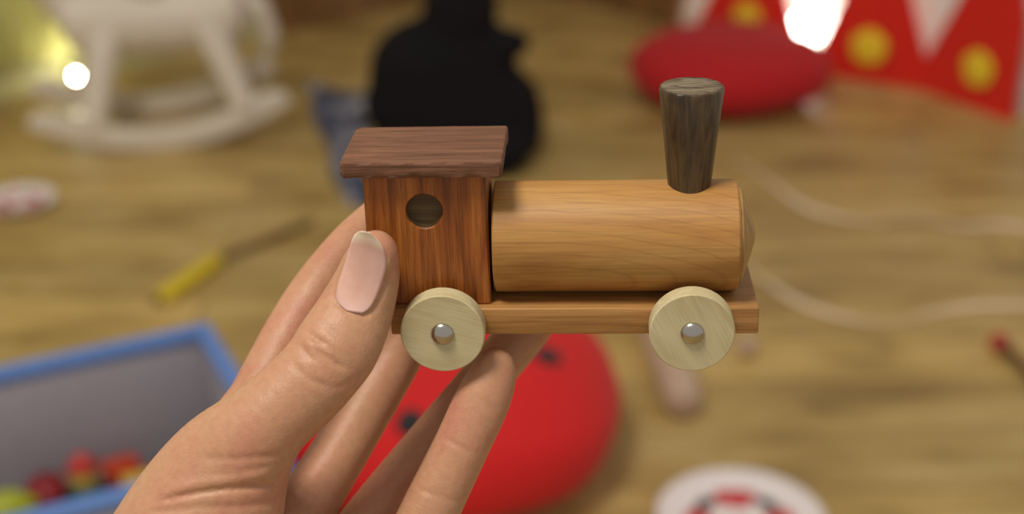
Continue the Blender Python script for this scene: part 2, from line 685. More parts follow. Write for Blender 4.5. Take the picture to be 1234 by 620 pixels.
thumb_rows = [(455, 297, -27.3, 20, 4.6), (452, 306, -26.2, 29, 6.2), (446, 325, -22.6, 36, 7.4), (441, 343, -21.6, 39.5, 8.2), (428, 376, -21.6, 45.5, 9.0), (408, 415, -25, 51, 10.0),
              (388, 444, -26.5, 50, 10.4), (364, 470, -27, 50.5, 11.2), (316, 515, -27, 54, 13.0), (277, 562, -24, 73, 15.5), (252, 612, -23, 90, 17.5), (222, 680, -24, 104, 18.5), (165, 800, -28, 112, 19)]
index_rows = [(290, 512, 4, 32, 10.5), (318, 463, 5, 33, 10), (350, 404, 12, 33, 9.6), (382, 352, 18.5, 32, 9.0), (424, 298, 19.5, 29.5, 8.2), (461, 262, 16.6, 27, 7.6), (482, 240, 14.5, 22, 6.2)]
middle_rows = [(330, 650, 16, 42, 10.5), (365, 612, 19, 38, 10), (396, 567, 22, 35, 9.6), (437, 498, 31.5, 33.5, 9.3), (480, 425, 39, 31.5, 8.8), (520, 352, 37.5, 29, 8.2), (545, 305, 31, 26.5, 7.6), (553, 284, 28, 21, 6.2)]
ring_rows = [(405, 690, 10, 40, 10), (460, 606, 17, 31, 9.2), (517, 537, 22, 30, 8.8), (576, 467, 28.5, 29.5, 8.4), (635, 395, 32.6, 29, 8.0), (668, 347, 27.5, 26, 7.5), (682, 322, 24, 21, 6.0)]
pinky_rows = [(597, 440, -3, 22.5, 5.4), (593, 456, -3, 29, 6.6), (580, 486, -3.5, 33.5, 7.4), (556, 538, -4, 33.5, 7.9), (526, 600, -4.5, 35, 8.3), (497, 660, -4, 37, 8.8), (455, 730, 0, 42, 9.5)]
palm_rows = [
    [(290, 512, 4, 34, 10.5), (235, 620, -4, 46, 12), (150, 800, -20, 50, 14)],
    [(350, 632, 15, 42, 10.5), (270, 730, 4, 46, 12), (160, 830, -18, 50, 14)],
    [(405, 690, 10, 42, 10.5), (310, 780, 2, 46, 12), (180, 860, -18, 50, 14)],
    [(455, 730, 0, 44, 10.5), (350, 820, -6, 46, 12), (200, 890, -20, 50, 14)],
]
forearm_rows = [(160, 830, -20, 100, 17), (100, 930, -30, 104, 19), (20, 1060, -46, 118, 23), (-80, 1210, -62, 135, 28)]
web_rows = [(300, 520, -20, 40, 10), (296, 540, -8, 42, 9), (285, 560, 2, 40, 9)]

fld = Field((-200, -212, -105), (34, 34, 46), 0.72)


def voxel_px():
    s, (X, Y, Z) = fld.sub((-190, -100, -70), (30, 34, 46))
    k = F / (D0 + Z)
    return s, (617 + X * k).astype(np.float32), (310 - Y * k).astype(np.float32), Z, (X, Y)


def carve(D, lines, zmax_fn):
    """press creases (positive depth) or raise folds (negative) along photo lines on the camera side of a finger"""
    s, PX, PY, Z, _ = voxel_px()
    sub = D[s]
    for pts, depth, sig in lines:
        pts = catmull(np.array(pts, float), 5)
        x0, y0 = pts.min(0) - 5 * sig - 6
        x1, y1 = pts.max(0) + 5 * sig + 6
        m = np.argwhere((PX > x0) & (PX < x1) & (PY > y0) & (PY < y1) & (sub < 5) & (Z < zmax_fn))
        if not len(m):
            continue
        q = tuple(m.T)
        px, py = PX[q[0], 0, q[2]], PY[0, q[1], q[2]]
        best = np.full(len(px), 1e9, np.float32)
        for i, (a, b) in enumerate(zip(pts, pts[1:])):
            ab = b - a
            t = np.clip(((px - a[0]) * ab[0] + (py - a[1]) * ab[1]) / (ab @ ab + 1e-9), 0, 1)
            best = np.minimum(best, np.hypot(px - a[0] - t * ab[0], py - a[1] - t * ab[1]))
        # fade towards both ends of the line
        e = np.minimum(np.hypot(px - pts[0][0], py - pts[0][1]), np.hypot(px - pts[-1][0], py - pts[-1][1]))
        fade = np.clip(e / 14.0, 0.15, 1)
        sub[q] += depth * fade * np.exp(-(best / sig) ** 2)
    D[s] = sub


thumb = fld.chain(stations(thumb_rows))
carve(thumb, [
    # knuckle wrinkles
    ([(366, 398), (380, 408), (388, 413), (398, 421)], 0.7, 3.2),
    ([(356, 410), (368, 424), (372, 430), (384, 436)], 0.55, 3.0),
    ([(374, 414), (385, 424), (398, 434), (409, 441), (420, 446)], 0.85, 3.4),
    ([(386, 388), (398, 398), (410, 409)], 0.4, 3.0),
    ([(350, 436), (368, 454), (390, 464), (404, 468)], 0.5, 3.4),
    ([(392, 404), (404, 415), (420, 428)], -0.35, 5),
    ([(362, 404), (372, 414), (392, 428)], -0.55, 5),
    ([(400, 470), (420, 462), (432, 450)], 0.3, 3.5),
    # folds of the thumb's base
    ([(190, 605), (230, 596), (262, 591), (300, 588), (336, 584)], 0.9, 4.0),
    ([(200, 592), (240, 584), (280, 576), (330, 571)], -0.5, 7),
    ([(250, 575), (285, 571), (330, 562)], 0.35, 4.0),
    ([(240, 553), (290, 553), (345, 548)], 0.4, 4.0),
    ([(180, 618), (240, 612), (290, 611), (338, 604)], 0.45, 4.5),
    # nail folds
    ([(409, 335), (403, 350), (403, 362), (412, 371), (424, 378), (440, 381), (453, 368), (462, 348), (468, 326)], 0.55, 2.4),
], -20)
index = fld.chain(stations(index_rows))
middle = fld.chain(stations(middle_rows))
ring = fld.chain(stations(ring_rows))
pinky = fld.chain(stations(pinky_rows))
carve(pinky, [([(533, 527), (546, 534), (572, 548)], 0.36, 2.6), ([(500, 587), (516, 594), (534, 604)], 0.42, 2.8),
              ([(522, 592), (540, 602), (560, 606)], 0.3, 2.6)], 0)
for rows in palm_rows:
    fld.union(fld.chain(stations(rows)), 7)
fld.union(fld.chain(stations(forearm_rows)), 12)
fld.union(fld.chain(stations(web_rows)), 6)
fld.union(index, 4)
fld.union(middle, 3)
fld.union(ring, 3)
fld.union(pinky, 3)
fld.union(thumb, 4)
HV, HQ = surface_nets(fld.F, fld.lo, fld.h)
HV = smooth_mesh(HV, HQ, 2)


def view_to_world(V):
    V = np.asarray(V)
    R3 = np.array([RIGHT, UP, FWD])
    return np.array(CAM) + (V * np.array([1, 1, 1]) + np.array([0, 0, D0])) @ R3 * 0.001


HW = view_to_world(HV)
hand_at = np.array(view_to_world([V3(300, 560, -10)])[0])
hand = obj('hand', mesh_from('hand', HW - hand_at, HQ), skin)
hand.location = Vector(hand_at)
tag(hand, 'left hand of a person holding the small wooden train, thumb across its cab', 'hand')


# the thumbnail lies on the thumb's surface
def surface_depth(px, py):
    prev = None
    for D in np.arange(-60, 0, 0.25):
        p = (np.array(V3(px, py, D)) - fld.lo) / fld.h
        i = np.floor(p).astype(int)
        f = p - i
        c = fld.F[i[0]:i[0] + 2, i[1]:i[1] + 2, i[2]:i[2] + 2]
        c = c[0] * (1 - f[0]) + c[1] * f[0]
        c = c[0] * (1 - f[1]) + c[1] * f[1]
        v = c[0] * (1 - f[2]) + c[1] * f[2]
        if v < 0:
            return D
    return None


Lc = catmull(np.array([(418, 375), (406, 363), (407, 344), (414, 322), (423, 292), (429, 281), (436, 278.5)]), 8)
Rc = catmull(np.array([(436, 378), (446, 371), (455, 355), (465, 324), (464, 306), (457, 291), (445, 280)]), 8)


def resample(C, n):
    s = np.concatenate([[0], np.cumsum(np.hypot(*np.diff(C, axis=0).T))])
    return np.stack([np.interp(np.linspace(0, s[-1], n), s, C[:, i]) for i in range(2)], 1)


NV, NU = 26, 15
Lr, Rr = resample(Lc, NV), resample(Rc, NV)
def sag_of(u, wmm):
    return (0.26 if u < 0 else 0.18) * wmm * u * u


mid = []
for v in range(NV):
    best = []
    for u in (-0.7, -0.35, 0.0, 0.35, 0.7):
        p = Lr[v] + (Rr[v] - Lr[v]) * (u + 1) / 2
        d = surface_depth(*p)
        wmm = np.linalg.norm(Rr[v] - Lr[v]) * (D0 - 25) / F / 2
        if d is not None and d < -20:
            best.append(d - sag_of(u, wmm))
    mid.append(min(best) if len(best) > 3 else None)
good = [(v, d) for v, d in enumerate(mid) if d is not None and 1 < v < NV - 5]
co = np.polyfit([g[0] for g in good], [g[1] for g in good], 2)
off = max(0.0, max(np.polyval(co, v) - d for v, d in good))
vl = good[-1][0]
slope = np.polyval(np.polyder(co), vl)
nail_d = [np.polyval(co, v) if v <= vl else np.polyval(co, vl) + slope * (v - vl) for v in range(NV)]
print('nail fit', np.round(mid[::4] if None not in mid[::4] else 0, 1), off, slope)
nail_v = np.zeros((NV, NU, 3))
for v in range(NV):
    Dc = nail_d[v] - off * 0.5 - 0.12
    for u in range(NU):
        s = u / (NU - 1) * 2 - 1
        p = Lr[v] + (Rr[v] - Lr[v]) * (s + 1) / 2
        wmm = np.linalg.norm(Rr[v] - Lr[v]) * (D0 + Dc) / F / 2
        sag = sag_of(s, wmm) + (0.35 if v < 3 else 0) * (3 - v) / 3
        nail_v[v, u] = V3(p[0], p[1], Dc + sag)
top = nail_v.reshape(-1, 3)
# the nail bed: skin under the nail stays below it
npx = np.stack([617 + F * top[:, 0] / (D0 + top[:, 2]), 310 - F * top[:, 1] / (D0 + top[:, 2])], 1)
vpx = np.stack([617 + F * HV[:, 0] / (D0 + HV[:, 2]), 310 - F * HV[:, 1] / (D0 + HV[:, 2])], 1)
cand = np.flatnonzero((HV[:, 2] < -18) & (vpx[:, 0] > 402) & (vpx[:, 0] < 468) & (vpx[:, 1] > 276) & (vpx[:, 1] < 380))
dd = ((vpx[cand, None] - npx[None]) ** 2).sum(2)
near_i = dd.argmin(1)
under = dd[np.arange(len(cand)), near_i] < 2.6 ** 2
ci, ni = cand[under], near_i[under]
HV[ci, 2] = np.maximum(HV[ci, 2], top[ni, 2] + 0.3)
hand.data.vertices.foreach_set('co', np.ascontiguousarray(view_to_world(HV) - hand_at, np.float32).ravel())
hand.data.update()
bot = top + np.array([0, 0, 0.5])
NVall = np.concatenate([top, bot])
nq = []
ofs = NV * NU
gi = lambda v, u: v * NU + u
for v in range(NV - 1):
    for u in range(NU - 1):
        nq.append((gi(v, u), gi(v, u + 1), gi(v + 1, u + 1), gi(v + 1, u)))
        nq.append((ofs + gi(v, u), ofs + gi(v + 1, u), ofs + gi(v + 1, u + 1), ofs + gi(v, u + 1)))
loop = [gi(0, u) for u in range(NU)] + [gi(v, NU - 1) for v in range(1, NV)] + [gi(NV - 1, u) for u in range(NU - 2, -1, -1)] + [gi(v, 0) for v in range(NV - 2, 0, -1)]
for a, b in zip(loop, loop[1:] + loop[:1]):
    nq.append((b, a, ofs + a, ofs + b))
nail = obj('thumbnail', mesh_from('thumbnail', view_to_world(NVall) - hand_at, np.array(nq)), nail_mat, hand)
att = nail.data.attributes.new('nail_v', 'FLOAT', 'POINT')
# how far a point is from the nail's root towards its pale free edge (the edge runs round the tip)
vals = []
for k in range(2):
    for v in range(NV):
        for u in range(NU):
            s = u / (NU - 1)
            vals.append(v / (NV - 1) + 0.10 * max(0, s - 0.55) / 0.45 * (v / (NV - 1)))
att.data.foreach_set('value', np.array(vals, np.float32))
nail['label'] = 'glossy pink thumbnail with a pale free edge'

# ------------------------------------------------------------------ the room
def floor_material():
    M = Mat('oak_floor', 0.40)
    v = M.coords((0.12, 1, 1))
    big = M.noise(M.coords((0.35, 1, 1)), 9, 5, 0.62, 0.6)
    v2 = M.coords((0.04, 1, 1))
    fine = M.noise(v2, 90, 5, 0.7, 0.3)
    br = M.n('ShaderNodeTexBrick')
    br.offset = 0.37
    br.inputs['Scale'].default_value = 1.0
    br.inputs['Brick Width'].default_value = 1.3
    br.inputs['Row Height'].default_value = 0.13
    br.inputs['Mortar Size'].default_value = 0.0025
    br.inputs['Color1'].default_value = (0.86, 0.86, 0.86, 1)
    br.inputs['Color2'].default_value = (1.1, 1.08, 1.0, 1)
    br.inputs['Mortar'].default_value = (0.55, 0.5, 0.45, 1)
    M.l(M.coords(), br.inputs['Vector'])
    base = M.ramp(big, [(0.30, lin(148, 119, 68)), (0.5, lin(196, 165, 102)), (0.70, lin(218, 190, 132))])
    c = M.mix(1.0, base, br.outputs['Color'], 'MULTIPLY')
    c = M.mix(1.0, c, M.ramp(fine, [(0.3, (0.72, 0.7, 0.66, 1)), (0.6, (1, 1, 1, 1))]), 'MULTIPLY')
    M.color(c)
    M.set(Specular_IOR_Level=0.35)
    return M.m


fl = obj('floor', box_bm(-2.6, 2.6, -1.2, 4.4, -0.05, 0), floor_material(), smooth=False)
fl['kind'] = 'structure'
fl['label'] = 'warm brown oak floor boards'

white_wall = plain('white_wall', lin(236, 235, 228), 0.8, 0.03, 8)
cream_trim = plain('cream_trim', lin(192, 188, 138), 0.45, 0.04, 20)

LA, LB = G(0, 115), G(100, 92)
RA, RB = G(825, 31), G(1232, 135)
ld = (LB - LA).normalized()
rd = (RB - RA).normalized()
ang = math.degrees(ld.angle(rd))
print('corner angle between the two walls', 180 - ang)
# where the two base lines meet
den = ld.x * rd.y - ld.y * rd.x
t = ((RA.x - LA.x) * rd.y - (RA.y - LA.y) * rd.x) / den
CORNER = LA + ld * t
print('corner at', CORNER)


def wall(name, origin, d, a0, a1, z0, z1, thick, mat, outside, kind='structure'):
    """a slab standing along direction d from the origin, its room face on the line"""
    bm = box_bm(a0, a1, 0, thick, z0, z1)
    o = obj(name, bm, mat, smooth=False)
    yv = Vector((-d.y, d.x, 0))
    if yv.dot(outside) < 0:
        yv = -yv
    o.matrix_world = Matrix(((d.x, yv.x, 0, origin.x), (d.y, yv.y, 0, origin.y), (0, 0, 1, 0), (0, 0, 0, 1)))
    if kind:
        o['kind'] = kind
    return o


OUT_L, OUT_R = Vector((-1, 1, 0)), Vector((1, 1, 0))
wl = wall('wall_left', CORNER, ld, -3.2, 0.0, 0, 2.5, 0.1, white_wall, OUT_L)
wr = wall('wall_right', CORNER, rd, 0.0, 3.2, 0, 2.5, 0.1, white_wall, OUT_R)
bl = wall('baseboard_left', CORNER - Vector((ld.y, -ld.x, 0)) * 0.0, ld, -3.2, (G(318, 42) - CORNER).dot(ld), 0, 0.048, -0.018, cream_trim, OUT_L)
br_ = wall('baseboard_right', CORNER, rd, (G(826, 31) - CORNER).dot(rd), 3.2, 0, 0.05, -0.015, plain('white_trim', lin(222, 220, 214), 0.45, 0.03, 20), OUT_R)

# plain brown doors on either side of the corner
door_wood = wood('door_wood', lin(150, 112, 66), lin(130, 94, 52), lin(110, 76, 40), 'Z', 0.45, 20, 200)


def door(name, d, a0, a1, outv):
    f = wall(name, CORNER, d, a0, a1, 0.0, 2.05, -0.03, door_wood, outv)
    w_ = a1 - a0
    for z0, z1 in ((0.18, 0.95), (1.1, 1.9)):
        q = obj('door_panel', box_bm(a0 + w_ * 0.16, a1 - w_ * 0.16, 0, -0.038, z0, z1), door_wood, f, smooth=False)
        bevel(q, 0.006)
    return f


dl0 = (G(318, 42) - CORNER).dot(ld)
dr1 = (G(826, 31) - CORNER).dot(rd)
d1 = door('door_1', ld, dl0, -0.03, OUT_L)
d2 = door('door_2', rd, 0.03, dr1, OUT_R)

# pleated curtain in front of the left wall
ln = Vector((ld.y, -ld.x, 0))          # into the room
if ln.dot(OUT_L) > 0:
    ln = -ln


def along(wall_o, d, p):
    return (Vector(p) - wall_o).dot(d)


c0 = along(CORNER, ld, G(-260, 175))
c1 = along(CORNER, ld, G(190, 70))
cb = bmesh.new()
n = int((c1 - c0) / 0.004)
cols = []
for i in range(n + 1):
    s = c0 + (c1 - c0) * i / n
    col = []
    for k, z in enumerate((0.062, 0.3, 0.7, 1.2, 1.7, 2.1)):
        ph = s / 0.040 * 2 * PI
        w = 0.0105 * math.sin(ph + 0.25 * math.sin(s * 9 + z)) + 0.004 * math.sin(ph * 0.37 + z)
        p = CORNER + ld * (s + 0.006 * math.sin(z * 2 + s * 5)) + ln * (0.028 + w)
        col.append(cb.verts.new((p.x, p.y, z)))
    cols.append(col)
for a, b in zip(cols, cols[1:]):
    for k in range(5):
        cb.faces.new((a[k], b[k], b[k + 1], a[k + 1]))


def curtain_material():
    M = Mat('curtain_cloth', 0.8)
    v = M.coords()
    M.color(M.ramp(M.noise(v, 30, 4), [(0.3, lin(222, 220, 146)), (0.7, lin(232, 230, 164))]))
    return M.m


ct = thing('curtain', 'yellow-green pleated curtain hanging along the wall behind the white rocking horse', 'curtain')
panel = obj('curtain_panel', cb, curtain_material(), ct)
so = panel.modifiers.new('cloth', 'SOLIDIFY')
so.thickness = 0.0016
rod0, rod1 = CORNER + ld * c0 + ln * 0.03, CORNER + ld * c1 + ln * 0.03
rod = obj('curtain_rod', tube_bm([(rod0.x, rod0.y, 2.1), (rod1.x, rod1.y, 2.1)], 0.009), plain('rod_metal', lin(120, 110, 100), 0.35, Metallic=0.9), ct)

# ------------------------------------------------------------------ lamps that show in the photograph
# small bulb by the curtain
bp = G(94, 109)
bulb = thing('string_light', 'small round glowing bulb on the floor by the curtain and rocking horse', 'light', bp)
obj('bulb', lathe_bm([(0, 0.0255)] + [(0.0058 * math.sin(a), 0.0335 - 0.0058 * math.cos(a)) for a in np.linspace(0.3, PI - 0.1, 12)] + [(0, 0.0394)], 24), glow('bulb_glow', (1.0, 0.97, 0.70, 1), 220), bulb)
obj('socket', lathe_bm([(0, 0), (0.005, 0), (0.005, 0.025), (0.004, 0.0288), (0, 0.0288)], 20), plain('socket_plastic', lin(60, 80, 50), 0.5), bulb)
wdir = ld * -1
obj('wire', tube_bm([wdir * (0.01 + 0.03 * k) + ln * (0.004 * math.sin(k * 1.7)) + Vector((0, 0, 0.003)) for k in range(0, 14)], 0.0022, 8), plain('wire_plastic', lin(70, 86, 60), 0.5), bulb)

# globe lamp behind the red zigzag
gp = G(966, 77)
lamp = thing('globe_lamp', 'bright white glowing globe lamp on the floor behind the red zigzag points', 'lamp', gp)
obj('globe', lathe_bm([(0.016, 0.044)] + [(0.040 * math.sin(a), 0.082 - 0.040 * math.cos(a)) for a in np.linspace(0.45, PI - 0.08, 20)] + [(0, 0.122)], 40), glow('globe_glow', (1.0, 0.97, 0.88, 1), 18), lamp)
obj('lamp_base', lathe_bm([(0, 0), (0.03, 0), (0.03, 0.012), (0.020, 0.045), (0, 0.047)], 32), plain('lamp_plastic', lin(225, 225, 222), 0.4), lamp)


# ------------------------------------------------------------------ red things at the upper right
def felt(name, c, var=0.1):
    return plain(name, c, 0.85, var, 120, 0.15, Sheen_Weight=0.06)


red_felt = felt('red_felt', lin(226, 36, 16))
red_cushion = felt('red_cushion_cloth', lin(184, 12, 22), 0.06)
yellow_felt = felt('yellow_felt', lin(252, 212, 50))

zig_base = [G(838, 64), G(985, 89), G(1111, 108), G(1220, 147)]
zig = thing('zigzag_banner', 'red felt zigzag of tall points with yellow dots standing along the white wall', 'banner', zig_base[1])
o = Vector(zig_base[1])
th = 0.008
ppm = 1 / mpp(o)
for k in range(3):
    a, b = zig_base[k] - o, zig_base[k + 1] - o
    dirv = (b - a).normalized()
    nv = Vector((dirv.y, -dirv.x, 0))
    if nv.y > 0:
        nv = -nv                         # towards the room
    L = (b - a).length
    H = (0.40, 0.40, 0.43)[k]
    apex = (0.43, 0.52, 0.74)[k]
    valley = (0.055, 0.07, 0.07)[k]
    right = 0.07 if k < 2 else 0.0
    nA, segs = 16, []
    prof = [(0.0, valley if k else 0.07), (apex * 0.5, valley + (H - valley) * 0.5), (apex - 0.012, H - 0.004), (apex, H), (apex + 0.012, H - 0.004)]
    if k == 0:
        prof += [(0.84, right), (1.0, right)]
    else:
        prof += [(apex + (1 - apex) * 0.5, right + (H - right) * 0.5), (1.0, right)] if k < 2 else [(0.985, H * 0.5), (1.0, 0.0)]
    bm = bmesh.new()
    fr, bk = [], []
    pts = [(0.0, 0.0)] + prof + ([(1.0, 0.0)] if k < 2 else [])
    for (u, z) in pts:
        p = a + dirv * (u * L)
        bend = nv * (0.012 * math.sin(u * PI))
        fr.append(bm.verts.new(p + bend + nv * (th / 2) + Vector((0, 0, z))))
        bk.append(bm.verts.new(p + bend - nv * (th / 2) + Vector((0, 0, z))))
    bm.faces.new(fr)
    bm.faces.new(bk[::-1])
    for i in range(len(fr)):
        j = (i + 1) % len(fr)
        bm.faces.new((fr[i], bk[i], bk[j], fr[j]))
    bmesh.ops.triangulate(bm, faces=[f for f in bm.faces if len(f.verts) > 4])
    pt = obj('banner_point', bm, red_felt, zig, smooth=False)
    # the yellow dot sits on the face
    du, dz, dr = ((0.43, 0.112, 0.033), (0.48, 0.085, 0.040), (0.62, 0.093, 0.0385))[k]
    c = a + dirv * (du * L) + nv * (0.012 * math.sin(du * PI) + th / 2) + Vector((0, 0, dz))
    db = bmesh.new()
    rings = []
    for (rr, hh) in ((dr, 0.0), (dr, 0.004), (dr * 0.9, 0.006)):
        rings.append([db.verts.new(c + nv * hh + (dirv * math.cos(t_) + Vector((0, 0, 1)) * math.sin(t_)) * rr * (1 + 0.03 * math.sin(5 * t_))) for t_ in np.linspace(0, 2 * PI, 33)[:-1]])
    for r1, r2 in zip(rings, rings[1:]):
        for i in range(32):
            db.faces.new((r1[i], r1[(i + 1) % 32], r2[(i + 1) % 32], r2[i]))
    db.faces.new(rings[-1])
    obj('yellow_dot', db, yellow_felt, pt)


def cushion_bm(rx, ry, h, n=64, m=20, dip=0.0):
    bm = bmesh.new()
    prof = []
    for k in range(m + 1):
        t_ = -PI / 2 + PI * k / m
        ct_, st_ = math.cos(t_), math.sin(t_)
        prof.append((abs(ct_) ** 0.72, h / 2 + h / 2 * math.copysign(abs(st_) ** 0.92, st_)))
    rings = []
    for k, (r, z) in enumerate(prof):
        if k in (0, m):
            rings.append([bm.verts.new((0, 0, z - (dip if k == m else 0)))])
        else:
            ring = []
            for i in range(n):
                a = 2 * PI * i / n
                w = 1 + 0.012 * math.sin(3 * a + k * 0.3) + 0.008 * math.sin(7 * a)
                ring.append(bm.verts.new((rx * r * w * math.cos(a), ry * r * w * math.sin(a), z + 0.004 * math.sin(4 * a + k) * r)))
            rings.append(ring)
    for A, B in zip(rings, rings[1:]):
        for i in range(n):
            j = (i + 1) % n
            if len(A) == 1:
                bm.faces.new((A[0], B[j], B[i]))
            elif len(B) == 1:
                bm.faces.new((A[i], A[j], B[0]))
            else:
                bm.faces.new((A[i], A[j], B[j], B[i]))
    return bm


# plain red cushion in front of the banner
s = mpp(G(877, 110))
cu_c = G(876, 122)
cu = thing('cushion', 'plain glossy red oval cushion lying in front of the red zigzag points', 'cushion', cu_c, 0.1)
obj('cushion_body', cushion_bm(119 * s, 0.195, 0.155), red_cushion, cu)

# red cushion with black spots below the train
sb = mpp(G(590, 500))
lb_c = G(537, 553)
lady = thing('ladybird_cushion', 'round red cushion with black spots lying on the floor below the train', 'cushion', lb_c)
lrx, lry, lh = 197 * sb, 0.235, 0.19
red_bright = felt('red_bright_cloth', lin(205, 15, 18), 0.05)
body = obj('cushion_body', cushion_bm(lrx, lry, lh), red_bright, lady)
black_felt = felt('black_felt', lin(34, 30, 34))


def cushion_z(x, y):
    r = min(0.999, math.hypot(x / lrx, y / lry))
    ct_ = r ** (1 / 0.72)
    return lh / 2 + lh / 2 * (math.sqrt(max(0, 1 - ct_ * ct_))) ** 0.92


def spot(px, py, r):
    # where the view line through the photo point meets the cushion
    d = ray(px, py)
    p = None
    for k in range(4000):
        q = CAM + d * (1.2 + k * 0.0004)
        l = q - lb_c
        if math.hypot(l.x / lrx, l.y / lry) < 0.99 and l.z < cushion_z(l.x, l.y):
            p = l
            break
    bm = bmesh.new()
    rings = []
    for rr, up in ((r, -0.001), (r * 0.96, 0.004), (r * 0.55, 0.007), (0, 0.0075)):
        m = 1 if rr == 0 else 24
        ring = []
        for i in range(m):
            x, y = p.x + rr * math.cos(2 * PI * i / m), p.y + rr * math.sin(2 * PI * i / m)
            ring.append(bm.verts.new((x, y, cushion_z(x, y) + up)))
        rings.append(ring)
    for A, B in zip(rings, rings[1:]):
        for i in range(24):
            j = (i + 1) % 24
            if len(B) == 1:
                bm.faces.new((A[i], A[j], B[0]))
            else:
                bm.faces.new((A[i], A[j], B[j], B[i]))
    o = obj('spot', bm, black_felt, lady)
    o['label'] = 'black spot'


spot(661, 432, 0.017)
spot(494, 511, 0.016)

# ------------------------------------------------------------------ white rocking horse
def rocking_horse():
    white = plain('white_paint', lin(222, 210, 194), 0.5, 0.04, 12)
    A, B = G(120, 176), G(300, 160)        # contact line of the near rocker, roughly
    base = G(196, 158)
    s_ = mpp(base)
    dx = Vector((1, 0.30, 0)).normalized()      # the horse's length
    rz = math.atan2(dx.y, dx.x)
    h = thing('rocking_horse', 'small white wooden rocking horse standing on the brown floor', 'rocking horse', base, rz)
    half = 0.108                               # half the distance of the rockers
    L = 0.255
    for sgn in (-1, 1):
        bm = bmesh.new()
        rings = []
        N = 28
        for i in range(N + 1):
            x = -L + 2 * L * i / N
            z = 0.075 * (x / L) ** 2
            e = min(1.0, 4.5 * (1 - abs(x) / L) + 0.55)
            hh, ww = 0.047 * e, 0.015
            up = Vector((-0.15 * x / L / L * 1.0, 0, 1)).normalized()
            y = sgn * half
            rings.append([bm.verts.new((x + up.x * a, y + b, z + up.z * a)) for a, b in ((0, -ww), (0, ww), (hh, ww), (hh, -ww))])
        for P, Q in zip(rings, rings[1:]):
            for k in range(4):
                bm.faces.new((P[k], P[(k + 1) % 4], Q[(k + 1) % 4], Q[k]))
        bm.faces.new(rings[0])
        bm.faces.new(rings[-1])
        bevel(obj('rocker', bm, white, h), 0.006, 3)
    for x in (-0.13, 0.15):
        z = 0.075 * (x / L) ** 2 + 0.034
        bevel(obj('crossbar', box_bm(x - 0.016, x + 0.016, -half - 0.01, half + 0.01, z - 0.008, z + 0.012), white, h), 0.004)
    # legs: from body to rocker
    for x0, x1 in ((-0.085, -0.135), (0.105, 0.165)):
        for sgn in (-1, 1):
            zf = 0.075 * (x1 / L) ** 2 + 0.03
            pts = [(x0, sgn * 0.045, 0.235), (x0 * 0.6 + x1 * 0.4, sgn * 0.075, 0.165), (x1, sgn * half, zf)]
            obj('leg', tube_bm(catmull(pts, 6).tolist(), [0.036 - 0.013 * k / 12 for k in range(13)], 16), white, h)
    # body, neck, head, tail as one lofted wooden shape each
    bpts = -np.array([0, 0, 0.055]) + catmull([(-0.17, 0, 0.29), (-0.13, 0, 0.30), (-0.05, 0, 0.295), (0.05, 0, 0.292), (0.13, 0, 0.30), (0.185, 0, 0.30)], 5)
    brad = np.interp(np.linspace(0, 1, len(bpts)), [0, 0.1, 0.35, 0.65, 0.9, 1], [0.034, 0.076, 0.074, 0.072, 0.080, 0.034]).tolist()
    bd = obj('body', tube_bm(bpts.tolist(), brad, 24), white, h)
    npts = -np.array([0, 0, 0.055]) + catmull([(-0.12, 0, 0.31), (-0.19, 0, 0.40), (-0.23, 0, 0.47)], 6)
    obj('neck', tube_bm(npts.tolist(), np.linspace(0.058, 0.036, len(npts)).tolist(), 18), white, h)
    hpts = -np.array([0, 0, 0.055]) + catmull([(-0.205, 0, 0.49), (-0.26, 0, 0.475), (-0.32, 0, 0.435), (-0.345, 0, 0.418)], 5)
    hd = obj('head', tube_bm(hpts.tolist(), np.interp(np.linspace(0, 1, len(hpts)), [0, 0.25, 0.7, 1], [0.024, 0.042, 0.03, 0.02]).tolist(), 18), white, h)
    for sgn in (-1, 1):
        obj('ear', tube_bm([(-0.215, sgn * 0.022, 0.455), (-0.212, sgn * 0.028, 0.48), (-0.21, sgn * 0.03, 0.501)], [0.013, 0.011, 0.003], 10), white, hd)
    tp = -np.array([0, 0, 0.055]) + catmull([(0.175, 0, 0.315), (0.215, 0, 0.30), (0.232, 0, 0.24), (0.226, 0, 0.19)], 6)
    obj('tail', tube_bm(tp.tolist(), np.interp(np.linspace(0, 1, len(tp)), [0, 0.3, 0.7, 1], [0.014, 0.022, 0.02, 0.006]).tolist(), 12), white, h)
    st = obj('saddle', lathe_bm([(0, 0.295), (0.052, 0.295), (0.056, 0.301), (0.05, 0.311), (0, 0.315)], 32), plain('saddle_paint', lin(205, 200, 180), 0.5), h)
    return h


rocking_horse()

# ------------------------------------------------------------------ black plush animal
pc = G(548, 206)
ps = mpp(pc) * 1000.0                   # mm per pixel
ce = math.cos(math.radians(22))


def pl(px, py, y, hw, hh):
    return np.array([(px - 548) * ps, y, (212 - py) * ps / ce, hw * ps, hh * ps])


pf = Field((-210, -150, 0), (210, 150, 420), 4.0, 60)


def blob(px, py, y, rx, ry, rz):
    s_, (X, Y, Z) = pf.sub((-220, -160, 0), (220, 160, 420))
    c = pl(px, py, y, 0, 0)
    rx, ry, rz = rx * ps, ry, rz * ps / ce
    k = np.sqrt(((X - c[0]) / rx) ** 2 + ((Y - c[1]) / ry) ** 2 + ((Z - c[2]) / rz) ** 2)
    pf.union(((k - 1) * min(rx, ry, rz)).astype(np.float32), 22)


